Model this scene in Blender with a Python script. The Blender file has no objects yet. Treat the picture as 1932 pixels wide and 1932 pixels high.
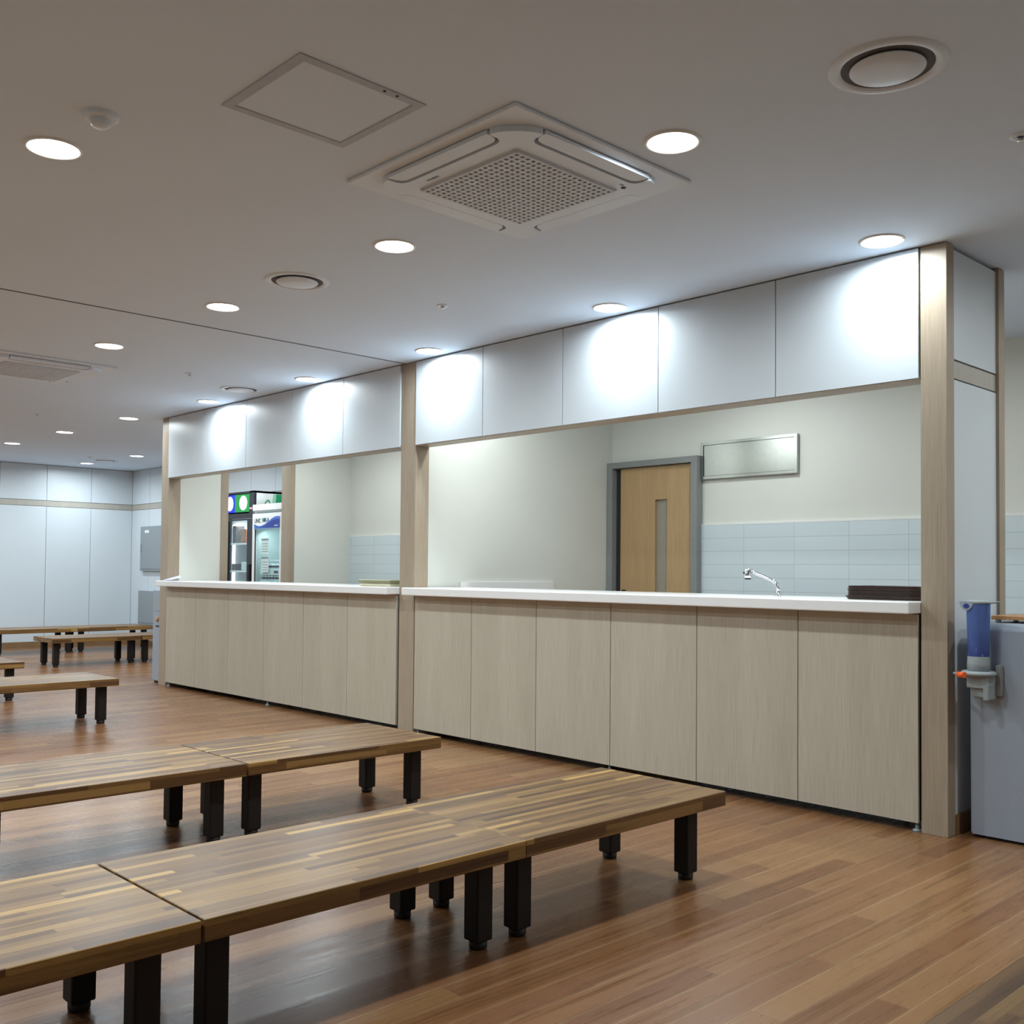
import bpy, bmesh, math, random
from mathutils import Vector, Matrix
random.seed(7)
C = bpy.context.scene.collection
sc = bpy.context.scene

# ------------------------------------------------------------------ camera
F = Vector((-0.72120302, 0.6921455, 0.0282985)); RT = Vector((0.69258026, 0.72128318, 0.00911933)); UP = Vector((0.01409931, -0.02617586, 0.99955792))
cam = bpy.data.cameras.new('camera'); co = bpy.data.objects.new('camera', cam); C.objects.link(co)
M = Matrix.Identity(4)
for i in range(3):
    M[i][0] = RT[i]; M[i][1] = UP[i]; M[i][2] = -F[i]
M[0][3], M[1][3], M[2][3] = 0, 0, 1.1754
co.matrix_world = M
cam.sensor_width = 36; cam.sensor_fit = 'HORIZONTAL'; cam.lens = 36 * 1927.077 / 1932
cam.shift_y = 58.02 / 1932
cam.clip_start = 0.05
sc.camera = co
# ------------------------------------------------------------------ world, exposure
w = bpy.data.worlds.new('world'); sc.world = w; w.use_nodes = True
w.node_tree.nodes['Background'].inputs[0].default_value = (0.75, 0.85, 1, 1)
w.node_tree.nodes['Background'].inputs[1].default_value = 0.05
sc.view_settings.view_transform = 'Standard'; sc.view_settings.look = 'None'
sc.view_settings.gamma = 1; sc.view_settings.use_curve_mapping = False
sc.view_settings.exposure = 0.38
LIGHT_W = 14.0          # each ceiling downlight
KITCHEN_W = 9.5
LIGHT_COL = (0.82, 0.935, 0.985)
H = 2.7

# ------------------------------------------------------------------ materials
def lin(r, g, b):
    f = lambda c: ((c / 255 + 0.055) / 1.055) ** 2.4 if c > 10 else c / 255 / 12.92
    return (f(r), f(g), f(b), 1)

class N:
    def __init__(s, name):
        s.m = bpy.data.materials.new(name); s.m.use_nodes = True; s.t = s.m.node_tree
        s.b = s.t.nodes['Principled BSDF']; s.out = s.t.nodes['Material Output']
    def node(s, t, **k):
        n = s.t.nodes.new(t)
        for a, v in k.items(): setattr(n, a, v)
        return n
    def link(s, a, b): s.t.links.new(a, b)
    def put(s, sock, v):
        if isinstance(v, (int, float, tuple)): sock.default_value = v
        else: s.link(v, sock)
    def math(s, op, a, b=0.0):
        n = s.node('ShaderNodeMath', operation=op); s.put(n.inputs[0], a); s.put(n.inputs[1], b); return n.outputs[0]
    def comb(s, x, y, z):
        n = s.node('ShaderNodeCombineXYZ')
        for i, v in enumerate((x, y, z)): s.put(n.inputs[i], v)
        return n.outputs[0]
    def obj(s):
        n = s.node('ShaderNodeTexCoord'); q = s.node('ShaderNodeSeparateXYZ'); s.link(n.outputs['Object'], q.inputs[0]); return q.outputs
    def white(s, v):
        n = s.node('ShaderNodeTexWhiteNoise', noise_dimensions='3D'); s.link(v, n.inputs['Vector']); return n.outputs['Value']
    def noise(s, v, scale=1, detail=3, rough=.55, dist=0.0):
        n = s.node('ShaderNodeTexNoise'); s.link(v, n.inputs['Vector']); n.inputs['Scale'].default_value = scale
        n.inputs['Detail'].default_value = detail; n.inputs['Roughness'].default_value = rough; n.inputs['Distortion'].default_value = dist
        return n.outputs[0]
    def ramp(s, fac, stops, interp='LINEAR'):
        n = s.node('ShaderNodeValToRGB'); cr = n.color_ramp; cr.interpolation = interp
        cr.elements[0].position, cr.elements[0].color = stops[0]
        cr.elements[1].position, cr.elements[1].color = stops[-1]
        for p, c in stops[1:-1]:
            e = cr.elements.new(p); e.color = c
        s.link(fac, n.inputs[0]); return n.outputs[0]
    def mix(s, fac, a, b, mode='MIX'):
        n = s.node('ShaderNodeMix', data_type='RGBA', blend_type=mode)
        s.put(n.inputs[0], fac); s.put(n.inputs[6], a); s.put(n.inputs[7], b); return n.outputs[2]
    def bump(s, h, strength=.1, dist=.002):
        n = s.node('ShaderNodeBump'); n.inputs['Strength'].default_value = strength; n.inputs['Distance'].default_value = dist
        s.link(h, n.inputs['Height']); s.link(n.outputs[0], s.b.inputs['Normal'])

def plain(name, col, rough=.5, metal=0.0, var=.04, scale=30, spec=.5, emit=None, es=1.0):
    n = N(name); o = n.obj(); v = n.comb(o[0], o[1], o[2])
    k = n.noise(v, scale)
    dark = tuple(c * (1 - var) for c in col[:3]) + (1,); lite = tuple(min(1, c * (1 + var)) for c in col[:3]) + (1,)
    n.link(n.ramp(k, [(.3, dark), (.7, lite)]), n.b.inputs['Base Color'])
    n.b.inputs['Roughness'].default_value = rough; n.b.inputs['Metallic'].default_value = metal
    n.b.inputs['Specular IOR Level'].default_value = spec
    if emit:
        n.b.inputs['Emission Color'].default_value = emit; n.b.inputs['Emission Strength'].default_value = es
    return n.m

def linen_wood(name, a, b, rough=.5):
    n = N(name); o = n.obj()
    v = n.comb(n.math('MULTIPLY', o[0], 260), n.math('MULTIPLY', o[1], 260), n.math('MULTIPLY', o[2], 5))
    k = n.noise(v, 1, 4, .6)
    v2 = n.comb(n.math('MULTIPLY', o[0], 9), n.math('MULTIPLY', o[1], 9), n.math('MULTIPLY', o[2], .6))
    k2 = n.noise(v2, 1, 2)
    f = n.math('ADD', n.math('MULTIPLY', k, .7), n.math('MULTIPLY', k2, .3))
    n.link(n.ramp(f, [(.33, a), (.67, b)]), n.b.inputs['Base Color'])
    n.b.inputs['Roughness'].default_value = rough
    n.bump(k, .12, .001)
    return n.m

def strip_wood(name, wx, length, wz, stops, rough, grain=.35, seam=.35, stagger=None, bump=.1, objrand=True, seamw=.03, cath=True, zoff=.005, spec=.5, edge=0.0):
    n = N(name); o = n.obj(); x, y, z = o[0], o[1], o[2]
    if objrand:
        r = n.node('ShaderNodeObjectInfo').outputs['Random']; r = n.math('MULTIPLY', r, 913.0)
    else: r = 0.0
    xs = n.math('DIVIDE', x, wx); row = n.math('FLOOR', xs)
    rz = n.math('FLOOR', n.math('DIVIDE', n.math('ADD', z, zoff), wz))
    seed = n.comb(n.math('ADD', row, n.math('ADD', r, .5)), n.math('ADD', rz, .5), 3.5)
    off = n.white(seed)
    if stagger: off = n.math('MULTIPLY', row, stagger)
    ys = n.math('ADD', n.math('DIVIDE', y, length), off); col = n.math('FLOOR', ys)
    rnd = n.white(n.comb(n.math('ADD', row, n.math('ADD', r, .5)), n.math('ADD', col, .5), n.math('ADD', rz, .5)))
    base = n.ramp(rnd, stops)
    j = n.math('MULTIPLY', rnd, 57.0)
    g1 = n.noise(n.comb(n.math('ADD', n.math('MULTIPLY', x, 70), j), n.math('MULTIPLY', y, 1.3), n.math('ADD', n.math('MULTIPLY', z, 70), j)), 1, 5, .6, .25)
    g2 = n.noise(n.comb(n.math('ADD', n.math('MULTIPLY', x, 16), j), n.math('ADD', n.math('MULTIPLY', y, .9), j), n.math('MULTIPLY', z, 16)), 1, 3, .55, 1.6)
    g = n.math('ADD', n.math('MULTIPLY', g1, .5), n.math('MULTIPLY', g2, .5))
    gr = n.ramp(g, [(.36, (1 - grain, 1 - grain * 1.05, 1 - grain * 1.15, 1)), (.5, (1, 1, 1, 1)), (.66, (1 + grain * .0 , 1, 1, 1))])
    c = n.mix(1.0, base, gr, 'MULTIPLY')
    if cath:
        w2 = n.math('SINE', n.math('MULTIPLY', g2, 75.0))
        lines = n.ramp(w2, [(.0, (1, 1, 1, 1)), (.8, (1, 1, 1, 1)), (1.0, (.74, .68, .62, 1))])
        c = n.mix(.55, c, n.mix(1.0, c, lines, 'MULTIPLY'))
    if edge:  # bevel highlight along the plank edges, painted into the colour as pale lines
        edge_glint = n.ramp(n.math('FRACT', xs), [(0, (1.0, 1.0, 1.0, 1)), (.10, (0, 0, 0, 1)), (.88, (0, 0, 0, 1)), (1, (.35, .35, .35, 1))])
        c = n.mix(n.math('MULTIPLY', edge_glint, n.math('MULTIPLY', n.noise(n.comb(n.math('MULTIPLY', x, 30), n.math('MULTIPLY', y, 1.5), 0.0), 1, 2), edge)), c, lin(205, 172, 128))
    fx = n.math('FRACT', xs); fy = n.math('FRACT', ys)
    ex = n.math('LESS_THAN', n.math('MINIMUM', fx, n.math('SUBTRACT', 1.0, fx)), seamw)
    ey = n.math('LESS_THAN', fy, .0025 / length)
    e = n.math('MAXIMUM', ex, ey)
    c = n.mix(n.math('MULTIPLY', e, seam), c, n.mix(1.0, c, (.35, .3, .26, 1), 'MULTIPLY'))
    n.link(c, n.b.inputs['Base Color'])
    n.link(n.ramp(g, [(.3, (rough - .05,) * 3 + (1,)), (.7, (rough + .08,) * 3 + (1,))]), n.b.inputs['Roughness'])
    n.b.inputs['Specular IOR Level'].default_value = spec
    n.bump(n.math('SUBTRACT', g1, n.math('MULTIPLY', e, .6)), bump, .001)
    return n.m

MT = {}
MT['floor'] = strip_wood('floor_laminate', .0975, 1.25, 5.0,
    [(0, lin(116, 77, 49)), (.35, lin(124, 84, 54)), (.7, lin(132, 92, 59)), (1, lin(144, 106, 70))], .27, grain=.3, seam=.5, objrand=False, seamw=.015, stagger=.37, zoff=1.0, edge=.5, spec=.42)
MT['table'] = strip_wood('acacia_butcher_block', .0285, .55, .03,
    [(0, lin(84, 56, 32)), (.3, lin(108, 76, 43)), (.65, lin(124, 92, 52)), (.88, lin(142, 108, 62)), (1, lin(178, 140, 80))], .33, grain=.5, seam=.2, seamw=.04, spec=.36)
MT['cabinet'] = linen_wood('pale_linen_laminate', lin(168, 158, 140), lin(192, 182, 165))
MT['post'] = linen_wood('oak_linen_laminate', lin(146, 130, 110), lin(172, 156, 136), .42)
MT['band'] = linen_wood('grey_beige_band', lin(165, 160, 150), lin(185, 180, 170))
MT['base'] = linen_wood('brown_baseboard', lin(120, 92, 62), lin(146, 114, 80))
MT['panel'] = plain('blue_white_panel', lin(206, 214, 220), .38, var=.01, scale=4)
MT['ceiling'] = plain('ceiling_paint', lin(214, 229, 246), .85, var=.008, scale=2)
MT['paint'] = plain('ivory_paint', lin(213, 214, 206), .6, var=.01, scale=3)
MT['dark'] = plain('dark_gap', lin(38, 36, 36), .8)
MT['white'] = plain('white_plastic', lin(225, 225, 224), .4, var=.01)
MT['acwhite'] = plain('ac_white_plastic', lin(216, 226, 238), .45, var=.01)
MT['acgrille'] = plain('ac_grille_plastic', lin(204, 212, 222), .5, var=.01)
MT['counter'] = plain('white_solid_surface', lin(232, 230, 228), .25, var=.01)
MT['legblack'] = plain('black_leg_paint', lin(27, 21, 19), .6, var=.1, spec=.3)
MT['foot'] = plain('black_foot_plastic', lin(26, 22, 21), .6)
MT['grey'] = plain('grey_frame_paint', lin(132, 135, 134), .45)
MT['hatchgrey'] = plain('hatch_aluminium', lin(172, 180, 192), .5, var=.05)
MT['box'] = plain('electrical_box_grey', lin(140, 147, 152), .4, var=.02)
MT['door'] = linen_wood('door_oak_veneer', lin(166, 134, 94), lin(190, 158, 116), .4)
MT['frost'] = plain('frosted_glass', lin(150, 142, 128), .25)
MT['chrome'] = plain('chrome', (.75, .77, .8, 1), .12, 1.0)
MT['steel'] = plain('stainless_steel', (.40, .41, .405, 1), .13, 1.0, var=.03)
MT['black'] = plain('black_cooler_metal', lin(30, 33, 40), .35)
MT['tray'] = plain('brown_tray_plastic', lin(62, 46, 42), .35, var=.15, scale=60)
MT['trayrim'] = plain('tray_edge_plastic', lin(84, 68, 60), .35)
MT['appliance'] = plain('appliance_white', lin(150, 158, 170), .35, var=.01)
MT['greyplastic'] = plain('light_grey_plastic', lin(150, 158, 160), .45)
MT['orange'] = plain('orange_plastic', lin(235, 95, 30), .4)
MT['paper'] = plain('lilac_paper', lin(205, 205, 235), .6)
MT['whitepaper'] = plain('white_paper', lin(235, 235, 232), .6)
MT['olive'] = plain('olive_plastic', lin(128, 124, 92), .4)
MT['cream'] = plain('cream_plastic', lin(205, 200, 170), .4)
MT['woodtray'] = linen_wood('orange_wood', lin(176, 124, 78), lin(196, 146, 96), .4)
MT['inner'] = plain('cooler_liner', lin(225, 232, 236), .4)
MT['liner2'] = plain('cooler_liner_teal', lin(190, 212, 212), .4)
MT['lens'] = plain('downlight_lens', (1, 1, 1, 1), .4, emit=(.95, .98, 1, 1), es=14)
MT['signgreen'] = plain('green_sign_light', lin(10, 120, 50), .3, emit=lin(0, 120, 45), es=.55)
MT['signblue'] = plain('blue_sign_light', lin(10, 30, 200), .3, emit=lin(5, 30, 220), es=.6)
MT['signwhite'] = plain('white_sign_light', (1, 1, 1, 1), .3, emit=(1, 1, 1, 1), es=2.2)
MT['tube'] = plain('cooler_lamp', (1, 1, 1, 1), .3, emit=(.92, .97, 1, 1), es=1.6)
MT['ink'] = plain('dark_ink', lin(36, 38, 52), .5)
MT['navy'] = plain('navy_print', lin(32, 56, 140), .4)
MT['bluep'] = plain('blue_print', lin(70, 110, 190), .4)
MT['greenp'] = plain('green_print', lin(20, 150, 95), .4)
MT['palegreen'] = plain('pale_green_print', lin(150, 205, 175), .4)
MT['pink'] = plain('pink_bow', lin(214, 170, 185), .5)
MT['snack'] = plain('patterned_packet', lin(150, 120, 110), .4, var=.6, scale=90)
MT['redpack'] = plain('orange_packet', lin(220, 120, 70), .4, var=.3, scale=50)
MT['tealpack'] = plain('pale_teal_pack', lin(196, 214, 216), .35, var=.2, scale=60)
MT['pack'] = plain('dark_packet', lin(92, 90, 92), .4, var=.5, scale=80)

def tiles():
    n = N('white_wall_tiles'); o = n.obj()
    v = n.comb(n.math('ADD', o[0], .085), o[2], 0.0)
    b = n.node('ShaderNodeTexBrick', offset=0.0, offset_frequency=1, squash=1.0)
    n.link(v, b.inputs['Vector'])
    b.inputs['Color1'].default_value = lin(200, 212, 217); b.inputs['Color2'].default_value = lin(206, 217, 221)
    b.inputs['Mortar'].default_value = lin(166, 180, 187)
    b.inputs['Scale'].default_value = 1; b.inputs['Mortar Size'].default_value = .0018; b.inputs['Mortar Smooth'].default_value = .3
    b.inputs['Brick Width'].default_value = .44; b.inputs['Row Height'].default_value = .104
    n.link(b.outputs['Color'], n.b.inputs['Base Color']); n.b.inputs['Roughness'].default_value = .22
    return n.m
MT['tile'] = tiles()

def glass(name, tint, fac=.1):
    n = N(name); n.t.nodes.remove(n.b)
    tr = n.node('ShaderNodeBsdfTransparent'); tr.inputs[0].default_value = tint
    gl = n.node('ShaderNodeBsdfGlossy'); gl.inputs['Roughness'].default_value = .03
    mx = n.node('ShaderNodeMixShader'); mx.inputs[0].default_value = fac
    n.link(tr.outputs[0], mx.inputs[1]); n.link(gl.outputs[0], mx.inputs[2]); n.link(mx.outputs[0], n.out.inputs[0])
    return n.m
MT['glass'] = glass('clear_glass', (.93, .97, .97, 1), .06)
def bluetube():
    n = N('blue_translucent_plastic'); 
    n.b.inputs['Base Color'].default_value = lin(112, 138, 196); n.b.inputs['Roughness'].default_value = .15
    tr = n.node('ShaderNodeBsdfTransparent'); tr.inputs[0].default_value = lin(186, 204, 238)
    mx = n.node('ShaderNodeMixShader'); mx.inputs[0].default_value = .55
    n.link(n.b.outputs[0], mx.inputs[1]); n.link(tr.outputs[0], mx.inputs[2]); n.link(mx.outputs[0], n.out.inputs[0])
    return n.m
MT['bluetube'] = bluetube()

# ------------------------------------------------------------------ mesh helpers
def bx(bm, x0, x1, y0, y1, z0, z1, bev=0.0, seg=2, mi=0):
    r = bmesh.ops.create_cube(bm, size=1)
    vs = r['verts']
    for v in vs:
        v.co = Vector(((x0 + x1) / 2 + v.co.x * (x1 - x0), (y0 + y1) / 2 + v.co.y * (y1 - y0), (z0 + z1) / 2 + v.co.z * (z1 - z0)))
    fs = list({f for v in vs for f in v.link_faces})
    for f in fs: f.material_index = mi
    if bev > 0:
        es = list({e for v in vs for e in v.link_edges})
        rr = bmesh.ops.bevel(bm, geom=es, offset=bev, segments=seg, affect='EDGES', profile=.5)
        for f in rr['faces']: f.material_index = mi
    return bm
def lathe(bm, prof, cx=0, cy=0, seg=40, axis='z', smooth=True, a0=0):
    rings = []
    for r, z in prof:
        if r < 1e-6: rings.append([bm.verts.new((cx, cy, z))])
        else: rings.append([bm.verts.new((cx + r * math.cos(a0 + 2 * math.pi * i / seg), cy + r * math.sin(a0 + 2 * math.pi * i / seg), z)) for i in range(seg)])
    for a, b in zip(rings, rings[1:]):
        for i in range(seg):
            j = (i + 1) % seg
            if len(a) == 1 and len(b) == 1: continue
            if len(a) == 1: f = bm.faces.new((a[0], b[j], b[i]))
            elif len(b) == 1: f = bm.faces.new((a[i], a[j], b[0]))
            else: f = bm.faces.new((a[i], a[j], b[j], b[i]))
            f.smooth = smooth
    return bm
def tube(bm, pts, rad, seg=14):
    pts = [Vector(p) for p in pts]; rings = []
    n = len(pts)
    if isinstance(rad, (int, float)): rad = [rad] * n
    for i, p in enumerate(pts):
        d = (pts[min(i + 1, n - 1)] - pts[max(i - 1, 0)]).normalized()
        a = Vector((0, 0, 1)) if abs(d.z) < .9 else Vector((0, 1, 0))
        u = d.cross(a).normalized(); v = d.cross(u)
        rings.append([bm.verts.new(p + (u * math.cos(2 * math.pi * k / seg) + v * math.sin(2 * math.pi * k / seg)) * rad[i]) for k in range(seg)])
    for a, b in zip(rings, rings[1:]):
        for k in range(seg):
            f = bm.faces.new((a[k], a[(k + 1) % seg], b[(k + 1) % seg], b[k])); f.smooth = True
    bm.faces.new(rings[0]); bm.faces.new(rings[-1])
    return bm
def prism(bm, poly, z0, z1):
    lo = [bm.verts.new((x, y, z0)) for x, y in poly]; hi = [bm.verts.new((x, y, z1)) for x, y in poly]
    bm.faces.new(lo); bm.faces.new(hi)
    for i in range(len(poly)):
        j = (i + 1) % len(poly); bm.faces.new((lo[i], lo[j], hi[j], hi[i]))
    return bm
def wall_poly(bm, poly, y0, y1):       # poly in (x,z), extruded along y
    lo = [bm.verts.new((x, y0, z)) for x, z in poly]; hi = [bm.verts.new((x, y1, z)) for x, z in poly]
    bm.faces.new(lo); bm.faces.new(hi)
    for i in range(len(poly)):
        j = (i + 1) % len(poly); bm.faces.new((lo[i], lo[j], hi[j], hi[i]))
    return bm
def obj(name, bm, mat, parent=None, loc=None):
    bmesh.ops.recalc_face_normals(bm, faces=bm.faces[:])
    me = bpy.data.meshes.new(name); bm.to_mesh(me); bm.free()
    for m in (mat if isinstance(mat, (list, tuple)) else [mat]): me.materials.append(MT[m])
    o = bpy.data.objects.new(name, me); C.objects.link(o)
    if parent is not None: o.parent = parent
    if loc: o.location = loc
    return o
def NB(): return bmesh.new()
def box(name, dims, mat, parent=None, bev=0.0, seg=2):
    return obj(name, bx(NB(), *dims, bev=bev, seg=seg), mat, parent)
def thing(name, label, cat, loc=(0, 0, 0), group=None):
    o = bpy.data.objects.new(name, None); C.objects.link(o); o.location = loc; o.empty_display_size = .1
    return tag(o, label, cat, group)
def tag(o, label, cat, group=None):
    o['label'] = label; o['category'] = cat
    if group: o['group'] = group
    return o
def struct(o): o['kind'] = 'structure'; return o
def dup(o, parent=None):
    c = o.copy(); C.objects.link(c); c.parent = parent
    for ch in list(o.children): dup(ch, c)
    return c
def text_mesh(name, body, size, mat, parent, mw, extrude=.001):
    cu = bpy.data.curves.new(name, 'FONT'); cu.body = body; cu.size = size; cu.extrude = extrude; cu.align_x = 'LEFT'
    t = bpy.data.objects.new(name, cu); C.objects.link(t)
    dg = bpy.context.evaluated_depsgraph_get(); me = bpy.data.meshes.new_from_object(t.evaluated_get(dg))
    bpy.data.objects.remove(t); me.materials.clear(); me.materials.append(MT[mat])
    me.transform(mw)
    o = bpy.data.objects.new(name, me); C.objects.link(o); o.parent = parent
    return o

# ------------------------------------------------------------------ room shell
XL, XR, YF, YB = -15.72, 2.6, -2.6, 6.8
struct(box('floor', (XL - .2, XR + .2, YF - .2, YB + .2, -.1, 0), 'floor'))
struct(box('ceiling', (XL - .2, XR + .2, YF - .2, YB + .2, H, H + .1), 'ceiling'))

ZB0, ZB1 = 2.085, 2.165      # wooden band
def panel_wall(bm, axis, fixed, sign, a0, a1, seams):
    # panels face along `axis`; front surface at fixed; sign = direction of thickness
    es = [a0] + seams + [a1]
    g = .003
    f0, f1 = sorted((fixed, fixed + sign * .02))
    for s0, s1 in zip(es, es[1:]):
        for z0, z1 in ((.085, ZB0 - .006), (ZB1 + .006, H - .006)):
            if axis == 'x': bx(bm, f0, f1, s0 + g, s1 - g, z0, z1, mi=0)
            else: bx(bm, s0 + g, s1 - g, f0, f1, z0, z1, mi=0)
    h0, h1 = sorted((fixed + sign * .002, fixed + sign * .02))
    if axis == 'x': bx(bm, h0, h1, a0, a1, ZB0, ZB1, mi=1)
    else: bx(bm, a0, a1, h0, h1, ZB0, ZB1, mi=1)
    k0, k1 = sorted((fixed + sign * .02, fixed + sign * .18))
    if axis == 'x': bx(bm, k0, k1, a0, a1, 0, H, mi=2)
    else: bx(bm, a0, a1, k0, k1, 0, H, mi=2)
bm = NB(); seams = []
y = 6.155
while y > YF: seams.insert(0, y); y -= .655
panel_wall(bm, 'x', XL, -1, YF, YB, seams)
struct(obj('wall_left', bm, ['panel', 'band', 'dark']))
bm = NB(); panel_wall(bm, 'y', YB, 1, XL, -9.96, [-15.1, -14.05, -13.4, -12.7, -12.05, -11.44, -10.86, -10.5])
struct(obj('wall_back', bm, ['panel', 'band', 'dark']))
struct(box('baseboard_left', (XL, XL + .012, YF, YB, 0, .085), 'base'))
struct(box('baseboard_back', (XL + .012, -9.96, YB - .012, YB, 0, .085), 'base'))
struct(box('wall_right', (XR, XR + .15, YF, YB, 0, H), 'paint'))
struct(box('wall_front', (XL, XR, YF - .15, YF, 0, H), 'paint'))
# kitchen shell
bm = NB(); bx(bm, -9.96, XR, YB + .02, YB + .18, 0, H)
struct(obj('wall_kitchen_back', bm, 'paint'))
bm = NB(); bx(bm, -9.8, -5.99, YB + .004, YB + .02, 0, 1.56); bx(bm, -4.885, XR, YB + .004, YB + .02, 0, 1.56)
struct(obj('trim_1', bm, 'tile'))
bm = NB(); bx(bm, -4.888, XR, YB + .003, YB + .0195, 1.56, 1.57); bx(bm, -9.8, -5.99, YB + .003, YB + .0195, 1.56, 1.57)
struct(obj('trim_2', bm, 'white'))
# left kitchen wall with an opening
bm = NB(); bx(bm, -9.955, -9.8, 4.735, 5.263, 0, H); bx(bm, -9.955, -9.8, 6.012, YB + .02, 0, H); bx(bm, -9.955, -9.8, 5.263, 6.012, 2.45, H)
struct(obj('wall_kitchen_left', bm, 'paint'))
bm = NB(); bx(bm, -9.965, -9.792, 5.185, 5.266, 0, 2.45); bx(bm, -9.965, -9.792, 6.006, 6.07, 0, 2.45); bx(bm, -9.965, -9.792, 5.185, 6.07, 2.445, 2.5)
struct(obj('trim_3', bm, 'post'))
struct(box('wall_partition', (-5.98, -5.84, 4.735, YB + .02, 0, H), 'paint'))
# posts
struct(box('trim_4', (-9.96, -9.8, 4.61, 4.735, 0, H - .004), 'post', bev=.002))
struct(box('trim_5', (-5.995, -5.82, 4.61, 4.735, 0, H - .004), 'post', bev=.002))
struct(box('trim_6', (-2.087, -1.965, 4.61, 4.69, 0, H - .004), 'post', bev=.002))
struct(box('trim_7', (-2.087, -1.955, 5.19, 5.262, 0, H - .004), 'post', bev=.002))
bm = NB()
bx(bm, -2.0, -1.97, 4.69, 5.19, .09, ZB0 - .008, mi=0); bx(bm, -2.0, -1.97, 4.69, 5.19, ZB1 + .008, H - .02, mi=0)
bx(bm, -2.0, -1.972, 4.69, 5.19, ZB0, ZB1, mi=1); bx(bm, -2.07, -2.0, 4.69, 5.19, 0, H - .002, mi=2); bx(bm, -2.085, -2.07, 4.69, 5.19, 0, H - .002, mi=3)
struct(obj('wall_end', bm, ['panel', 'band', 'dark', 'paint']))
struct(box('baseboard_end', (-2.0, -1.962, 4.69, 5.19, 0, .09), 'base'))
# soffits over the two bays
def soffit(name, edges, bname):
    bm = NB()
    for a, b in zip(edges, edges[1:]): bx(bm, a + .003, b - .003, 4.6, 4.62, 2.088, H - .008, mi=0)
    bx(bm, edges[0], edges[-1], 4.62, 4.735, 2.12, H - .001, mi=1)
    bx(bm, edges[0], edges[-1], 4.6195, 4.6215, 2.088, H - .001, mi=2)
    struct(obj(name, bm, ['panel', 'paint', 'dark']))
    struct(box(bname, (edges[0], edges[-1], 4.606, 4.735, 2.082, 2.1), 'post'))
soffit('wall_soffit_right', [-5.817, -5.091, -4.352, -3.604, -2.844, -2.09], 'trim_8')
soffit('wall_soffit_left', [-9.8, -9.031, -8.254, -7.487, -6.734, -5.998], 'trim_9')
# folding-partition track in the ceiling
bm = NB(); bx(bm, -5.975, -5.962, YF, 4.61, H - .002, H, mi=0); bx(bm, -5.94, -5.928, YF, 4.61, H - .002, H, mi=0); bx(bm, -5.9625, -5.9395, YF, 4.61, H - .0015, H, mi=1)
struct(obj('trim_10', bm, ['ceiling', 'dark']))

# kitchen door
bm = NB(); bx(bm, -5.835, -5.775, 6.74, 6.83, 0, 2.125); bx(bm, -4.945, -4.885, 6.74, 6.83, 0, 2.125); bx(bm, -5.775, -4.945, 6.74, 6.83, 2.075, 2.125)
d = obj('door_1', NB(), 'grey'); struct(d)
obj('door_frame', bm, 'grey', d)
bm = NB(); bx(bm, -5.72, -5.345, 6.79, 6.83, 0, 2.07); bx(bm, -5.22, -4.945, 6.79, 6.83, 0, 2.07); bx(bm, -5.345, -5.22, 6.79, 6.83, 1.79, 2.07); bx(bm, -5.345, -5.22, 6.79, 6.83, 0, .9)
leaf = obj('door_leaf', bm, 'door', d)
box('door_reveal', (-5.775, -5.722, 6.8, 6.83, 0, 2.07), 'dark', d)
box('door_pane', (-5.345, -5.22, 6.812, 6.82, .9, 1.79), 'frost', d)
box('door_latch', (-5.70, -5.66, 6.784, 6.79, .985, 1.03), 'black', d)

# ------------------------------------------------------------------ ceiling fixtures
def make_light():
    t = thing('ceiling_light', '', 'ceiling light', (0, 0, H))
    obj('trim_ring', lathe(NB(), [(.101, 0), (.100, -.005), (.094, -.008), (.088, -.006), (.087, -.001)]), 'white', t)
    obj('lens', lathe(NB(), [(.087, -.0015), (.06, -.003), (0, -.0035)]), 'lens', t)
    L = bpy.data.lights.new('lamp', 'AREA'); L.shape = 'DISK'; L.size = .165; L.energy = LIGHT_W; L.color = LIGHT_COL; L.spread = math.radians(172)
    lo = bpy.data.objects.new('lamp', L); C.objects.link(lo); lo.parent = t; lo.location = (0, 0, -.006)
    return t
WL = bpy.data.lights.new('lamp', 'AREA'); WL.shape = 'DISK'; WL.size = .165; WL.energy = LIGHT_W * .52; WL.color = LIGHT_COL; WL.spread = math.radians(170)
proto = make_light(); first = True
def place_light(x, y, label, group=None, kitchen=False):
    global first
    t = proto if first else dup(proto); first = False
    t.location = (x, y, H); tag(t, label, 'ceiling light', group)
    if y > 4.2 and y < 4.5:
        for ch in t.children:
            if ch.type == 'LIGHT': ch.data = WL
    if kitchen:
        for ch in t.children:
            if ch.type == 'LIGHT': ch.data = KL
    return t
KL = bpy.data.lights.new('lamp', 'AREA'); KL.shape = 'DISK'; KL.size = .165; KL.energy = KITCHEN_W; KL.color = (.90, .98, 1.0); KL.spread = math.radians(175)
G = 'round recessed downlights in the dining hall ceiling'
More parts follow.
